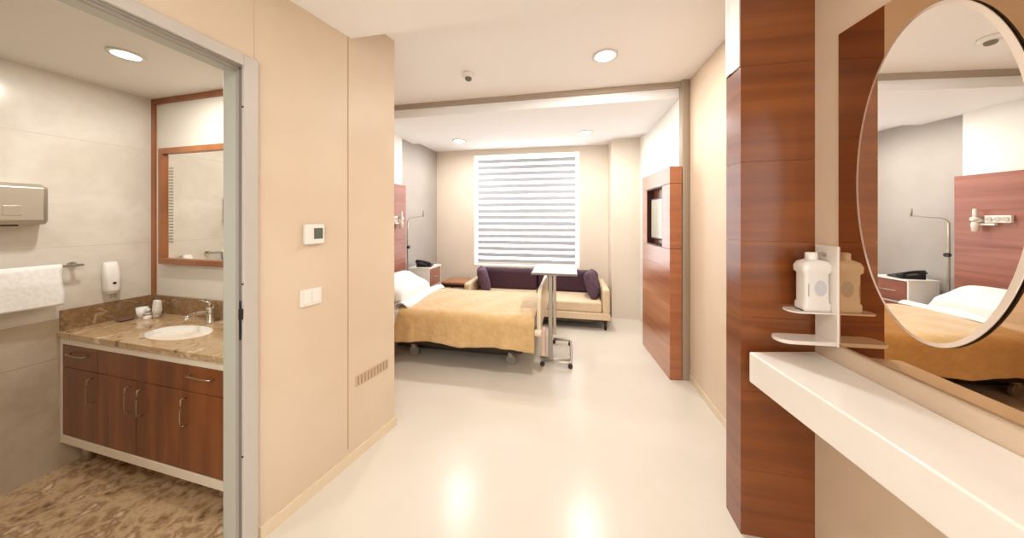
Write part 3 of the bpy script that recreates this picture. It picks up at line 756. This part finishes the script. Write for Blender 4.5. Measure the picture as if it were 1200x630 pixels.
# ------------------------------------------------------------------ BATHROOM
VL, VD = 1.29, .367
vn = empty('vanity_cabinet', (*U(-1.752, 1.418), 0), YB, 'bathroom vanity cabinet with red-brown doors and cream frame under the marble countertop', 'cabinet')
m = new_bm()
box(m, 0.003, VL, -VD, -.02, .146, .19); box(m, 0.003, VL, -VD, -.02, .70, .732)
box(m, 0.003, .02, -VD, -.02, .19, .70); box(m, VL-.02, VL, -VD, -.02, .19, .70); box(m, .02, VL-.02, -.035, -.02, .19, .70)
box(m, .02, VL-.02, -VD+.04, -VD+.05, .19, .70)
obj('cabinet_body', m, M['cabinet_white'], vn, bevel=.002)
xs = [.022, .335, .645, .955, 1.268]; yF = -VD+.02
def handle(bm, p, q, out=.022, r=.0035):
    p = Vector(p); q = Vector(q); o = Vector((0, -out, 0)); mid = (p+q)/2+o*1.15
    return tube(bm, [p, p+o*.6] + arc(p+o*.85, mid, q+o*.85, 6) + [q+o*.6, q], r, 8)
for i in range(4):
    x0, x1 = xs[i]+.0015, xs[i+1]-.0015
    if i in (0, 3):
        d = obj('drawer', box(new_bm(), x0, x1, yF-.018, yF, .575, .697), M['wood_van'], vn, bevel=.0015)
        c = (x0+x1)/2; obj('drawer_handle', handle(new_bm(), (c-.075, yF-.018, .655), (c+.075, yF-.018, .655)), M['handle'], d, smooth=True)
        zt_ = .572
    elif i == 1:
        obj('false_front', box(new_bm(), x0, xs[3]-.0015, yF-.018, yF, .575, .697), M['wood_van'], vn, bevel=.0015); zt_ = .572
    d = obj('cabinet_door', box(new_bm(), x0, x1, yF-.018, yF, .193, .572), M['wood_van'], vn, bevel=.0015)
    hx = x1-.045 if i in (0, 1) else x0+.045
    obj('door_handle', handle(new_bm(), (hx, yF-.018, .41), (hx, yF-.018, .54)), M['handle'], d, smooth=True)
for (x, y) in ((.07, -.09), (VL-.12, -.09), (.07, -.295), (VL-.12, -.295)): obj('leg', cyl(new_bm(), (x, y), .021, .004, .146, 16), M['steel'], vn, smooth=True)

# countertop with oval cut-out
ctp = empty('vanity_countertop', vn.location, YB, 'brown marble vanity countertop with backsplash around the basin', 'countertop')
sxc, syc, srx, sry = .665, -.215, .20, .102
n = 48; bm = new_bm(); x0, x1, y0, y1 = .002, VL+.01, -VD-.012, -.018
z0, z1 = .74, .768
def rectpt(a):
    dx, dy = math.cos(a), math.sin(a); ts = []
    if dx > 1e-9: ts.append((x1-sxc)/dx)
    if dx < -1e-9: ts.append((x0-sxc)/dx)
    if dy > 1e-9: ts.append((y1-syc)/dy)
    if dy < -1e-9: ts.append((y0-syc)/dy)
    t_ = min(ts); return (sxc+dx*t_, syc+dy*t_)
angs = sorted(set([2*PI*i/n for i in range(n)] + [math.atan2(y-syc, x-sxc) % (2*PI) for x in (x0, x1) for y in (y0, y1)]))
inn = [(sxc+srx*math.cos(a), syc+sry*math.sin(a)) for a in angs]; out = [rectpt(a) for a in angs]
vi = {}
for key, pts, z in (('it', inn, z1), ('ot', out, z1), ('ib', inn, z0), ('ob', out, z0)): vi[key] = [bm.verts.new((p[0], p[1], z)) for p in pts]
N = len(angs)
for i in range(N):
    j = (i+1) % N
    bm.faces.new([vi['it'][i], vi['it'][j], vi['ot'][j], vi['ot'][i]]); bm.faces.new([vi['ib'][i], vi['ob'][i], vi['ob'][j], vi['ib'][j]])
    bm.faces.new([vi['ot'][i], vi['ot'][j], vi['ob'][j], vi['ob'][i]]); bm.faces.new([vi['it'][i], vi['ib'][i], vi['ib'][j], vi['it'][j]])
obj('slab', bm, M['marble_top'], ctp)
m = new_bm(); box(m, .002, VL+.01, -.018, -.002, z1, .885); obj('backsplash', m, M['marble_splash'], ctp, bevel=.001)
m = new_bm(); box(m, .002, .016, -VD-.002, -.018, z1, .885); obj('side_splash', m, M['marble_splash'], ctp, bevel=.001)
sk = empty('wash_basin', Vector(vn.location) + Matrix.Rotation(YB, 4, 'Z') @ Vector((sxc, syc, 0)), YB, 'white oval basin set into the marble countertop', 'sink')
m = new_bm(); rings = []
for (f, z) in ((1.0, .764), (.985, .752), (.95, .72), (.82, .675), (.55, .648), (.12, .640)):
    rings.append([m.verts.new((srx*f*math.cos(2*PI*i/48), sry*f*math.sin(2*PI*i/48), z)) for i in range(48)])
for a, b in zip(rings, rings[1:]):
    for i in range(48): m.faces.new([a[i], a[(i+1) % 48], b[(i+1) % 48], b[i]])
m.faces.new(rings[-1])
o = obj('basin_bowl', m, M['porcelain'], sk, smooth=True)
obj('drain', cyl(new_bm(), (0, 0), .02, .6405, .644, 20), M['chrome'], sk)
fc = empty('faucet', Vector(vn.location) + Matrix.Rotation(YB, 4, 'Z') @ Vector((.645, -.062, z1)), YB, 'chrome lever faucet behind the basin next to the door jamb', 'faucet')
m = new_bm(); lathe(m, [(.026, 0), (.026, .006), (.021, .012), (.020, .075), (.023, .085), (.018, .095)], 24); obj('faucet_body', m, M['chrome'], fc, smooth=True)
obj('spout', tube(new_bm(), arc((0, -.01, .06), (0, -.07, .085), (0, -.12, .06), 7), .011, 12), M['chrome'], fc, smooth=True)
obj('lever', tube(new_bm(), [(0, 0, .095), (-.012, .0, .118), (-.06, -.02, .135)], .007, 10), M['chrome'], fc, smooth=True)

# toiletries
Rb_ = Matrix.Rotation(YB, 4, 'Z')
def van(x, y, z=None): return Vector(vn.location) + Rb_ @ Vector((x, y, z1 if z is None else z))
t = empty('cup', van(.105, -.10), YB, 'small white cup on the vanity countertop left of the boxes', 'cup')
m = new_bm(); lathe(m, [(.018, 0), (.022, .002), (.028, .062), (.0265, .062), (.0205, .006), (.001, .005)], 28); obj('cup_body', m, M['porcelain'], t, smooth=True)
t = empty('soap_dish', van(.135, -.115), YB, 'flat glassy dish under the toiletries on the countertop corner', 'dish')
t.location = van(.09, -.165)
m = new_bm(); lathe(m, [(.028, 0), (.034, .003), (.04, .014), (.037, .014), (.03, .006), (.001, .005)], 28); obj('dish_body', m, mat('smoky_dish', (120, 92, 78), .15, coat=.8), t, smooth=True)
t = empty('lotion_bottle', van(.160, -.098), YB, 'small mauve bottle between cup and white tube', 'bottle')
m = new_bm(); lathe(m, [(.014, 0), (.015, .003), (.015, .036), (.008, .042)], 20); obj('bottle_body', m, mat('mauve_bottle', (130, 108, 128), .3), t, smooth=True)
m = new_bm(); lathe(m, [(.008, .042), (.009, .045), (.009, .056), (.007, .058)], 16); obj('cap', m, M['white_plastic'], t, smooth=True)
t = empty('toiletry_tube', van(.215, -.085), YB, 'tall white toiletry tube with silver cap near the corner of the countertop', 'tube')
m = loft(new_bm(), [(rrect(.034, .034, .016, 5), .02), (rrect(.044, .036, .012, 5), .05), (rrect(.048, .02, .006, 5), .105), (rrect(.048, .014, .004, 5), .112)]); obj('tube_body', m, M['white_plastic'], t, smooth=True)
m = new_bm(); lathe(m, [(.017, 0), (.017, .02), (.014, .021)], 20); obj('cap', m, M['steel'], t, smooth=True)
t = empty('toiletry_jar', van(.190, -.115), YB, 'short white jar in front of the tall toiletry tube', 'jar')
m = new_bm(); lathe(m, [(.017, 0), (.018, .003), (.018, .026)], 20); obj('jar_body', m, M['white_plastic'], t, smooth=True)
m = new_bm(); lathe(m, [(.019, .0262), (.019, .036), (.017, .038)], 20); obj('lid', m, M['steel'], t, smooth=True)

# bathroom mirror
bmz0, bmz1 = 1.10, 1.865
t = empty('bathroom_mirror', vn.location, YB, 'rectangular wood-framed mirror on the far bathroom wall above the vanity', 'mirror')
m = new_bm(); mx0, mx1 = .116, 1.2; fwid = .038
for (a, b, c, d) in ((mx0, mx1, bmz1-fwid, bmz1), (mx0, mx1, bmz0, bmz0+fwid), (mx0, mx0+fwid, bmz0+fwid, bmz1-fwid), (mx1-fwid, mx1, bmz0+fwid, bmz1-fwid)): box(m, a, b, -.035, -.001, c, d)
obj('mirror_frame', m, M['wood_trim'], t, bevel=.003)
obj('mirror_glass', box(new_bm(), mx0+fwid, mx1-fwid, -.018, -.012, bmz0+fwid, bmz1-fwid), M['mirror'], t)
m = new_bm()
for i in range(26): z = 1.24+i*.0195; box(m, mx0+fwid+.035, mx0+fwid+.075, -.0188, -.0179, z, z+.010)
obj('frosted_strip', m, mat('frosted_grey', (150, 144, 130), .7), t)

# wall things on the left bathroom wall: local frame x into room, y along
def bw(Z, z): return Vector((Bw(Z)*S, Z*S, z))
t = empty('hand_dryer', bw(1.025, 1.475), YB, 'brushed steel hand dryer on the left bathroom wall above the towel', 'hand dryer')
m = loft(new_bm(), [([(0, -.14), (0, .14), (.085, .13), (.10, .115), (.10, -.115), (.085, -.13)], -.105), ([(0, -.14), (0, .14), (.10, .132), (.118, .115), (.118, -.115), (.10, -.132)], -.085), ([(0, -.14), (0, .14), (.10, .132), (.115, .115), (.115, -.115), (.10, -.132)], .085), ([(0, -.13), (0, .13), (.07, .12), (.085, .105), (.085, -.105), (.07, -.12)], .105)])
obj('dryer_cover', m, M['steel'], t, bevel=.006)
obj('sensor_window', box(new_bm(), .1165, .120, .0, .05, -.06, -.01), M['steel'], t, bevel=.002)
obj('air_outlet', box(new_bm(), .03, .09, -.05, .05, -.113, -.104), M['dark_metal'], t)
t = empty('towel_rail', bw(1.02, 1.135), YB, 'chrome towel rail on the left bathroom wall', 'towel rail')
rl0, rl1 = -.38, .265
obj('rail_bar', tube(new_bm(), [(.06, rl0, 0), (.06, rl1, 0)], .007, 12), M['chrome'], t, smooth=True)
for y in (rl0+.02, rl1-.02): 
    b = obj('rail_bracket', tube(new_bm(), [(.002, y, 0), (.06, y, 0)], .008, 12), M['chrome'], t, smooth=True)
    obj('rosette', cyl_ax(new_bm(), (.004, y, 0), .018, 'x', .004, 20), M['chrome'], t)
def tw(u, v):
    y = -.36+u*.55; s = v*.44-.22; r = .0095
    if s < -.0149: x, z = .06-r-.001, s+.0149
    elif s > .0149: x, z = .06+r+.001, -(s-.0149)
    else:
        a = s/.0149*PI/2; x, z = .06+r*math.sin(a), r*math.cos(a)
    w = min(1, abs(s)/.1)
    if x > .06: x += .006*w*(1+math.sin(y*19+z*8)); z -= .01*w*math.sin(y*5)*0
    return (x, y+.004*math.sin(z*30), z)
o = obj('towel', grid(new_bm(), 44, 44, tw), M['towel'], None, smooth=True); solid(o, .006, 1); place(o, t.location, YB)
tag(o, 'white towel folded over the chrome rail in the bathroom', 'towel')
t = empty('soap_dispenser', bw(1.283, 1.035), YB, 'white wall soap dispenser with a dark dot above the marble side splash', 'soap dispenser')
m = loft(new_bm(), [(rrect(.05, .04, .015, 5, .028), -.095), (rrect(.06, .06, .02, 5, .031), -.07), (rrect(.055, .068, .02, 5, .029), .02), (rrect(.045, .062, .02, 5, .024), .08), (rrect(.03, .05, .012, 5, .017), .098)])
obj('dispenser_cover', m, M['white_plastic'], t, smooth=True)
obj('level_window', cyl_ax(new_bm(), (.0585, .0, -.03), .0075, 'x', .004, 18), M['dark'], t)
m = new_bm(); lathe(m, [(.012, -.12), (.014, -.1)], 14, (.045, 0)); obj('nozzle', m, M['grey_metal'], t)

# ------------------------------------------------------------------ world, camera, colour
w = bpy.data.worlds.new('World'); bpy.context.scene.world = w; w.use_nodes = True
nt = w.node_tree; bg = nt.nodes['Background']; bg.inputs[1].default_value = 1
# bright sky on the window side, softer fill added through the open end behind the camera
tc = nt.nodes.new('ShaderNodeTexCoord'); sx_ = nt.nodes.new('ShaderNodeSeparateXYZ'); rp = nt.nodes.new('ShaderNodeMapRange')
rp.inputs['From Min'].default_value = -.1; rp.inputs['From Max'].default_value = .1
mx = nt.nodes.new('ShaderNodeMix'); mx.data_type = 'VECTOR'
mx.inputs['A'].default_value = (2.7, 2.68, 2.65); mx.inputs['B'].default_value = (9.0, 9.6, 10.2)
nt.links.new(tc.outputs['Generated'], sx_.inputs[0]); nt.links.new(sx_.outputs['Y'], rp.inputs['Value'])
nt.links.new(rp.outputs['Result'], mx.inputs['Factor']); nt.links.new(mx.outputs['Result'], bg.inputs[0])

cam = bpy.data.cameras.new('camera'); co = bpy.data.objects.new('camera', cam); C.objects.link(co)
co.location = (0, 0, 1.4); co.rotation_euler = (PI/2, 0, 0)
cam.sensor_width = 36; cam.lens = 36*340/1200; cam.shift_y = -59/1200; cam.clip_start = .02
bpy.context.scene.camera = co
vs = bpy.context.scene.view_settings
vs.view_transform = 'Standard'; vs.look = 'None'; vs.gamma = 1; vs.use_curve_mapping = False; vs.exposure = -.08
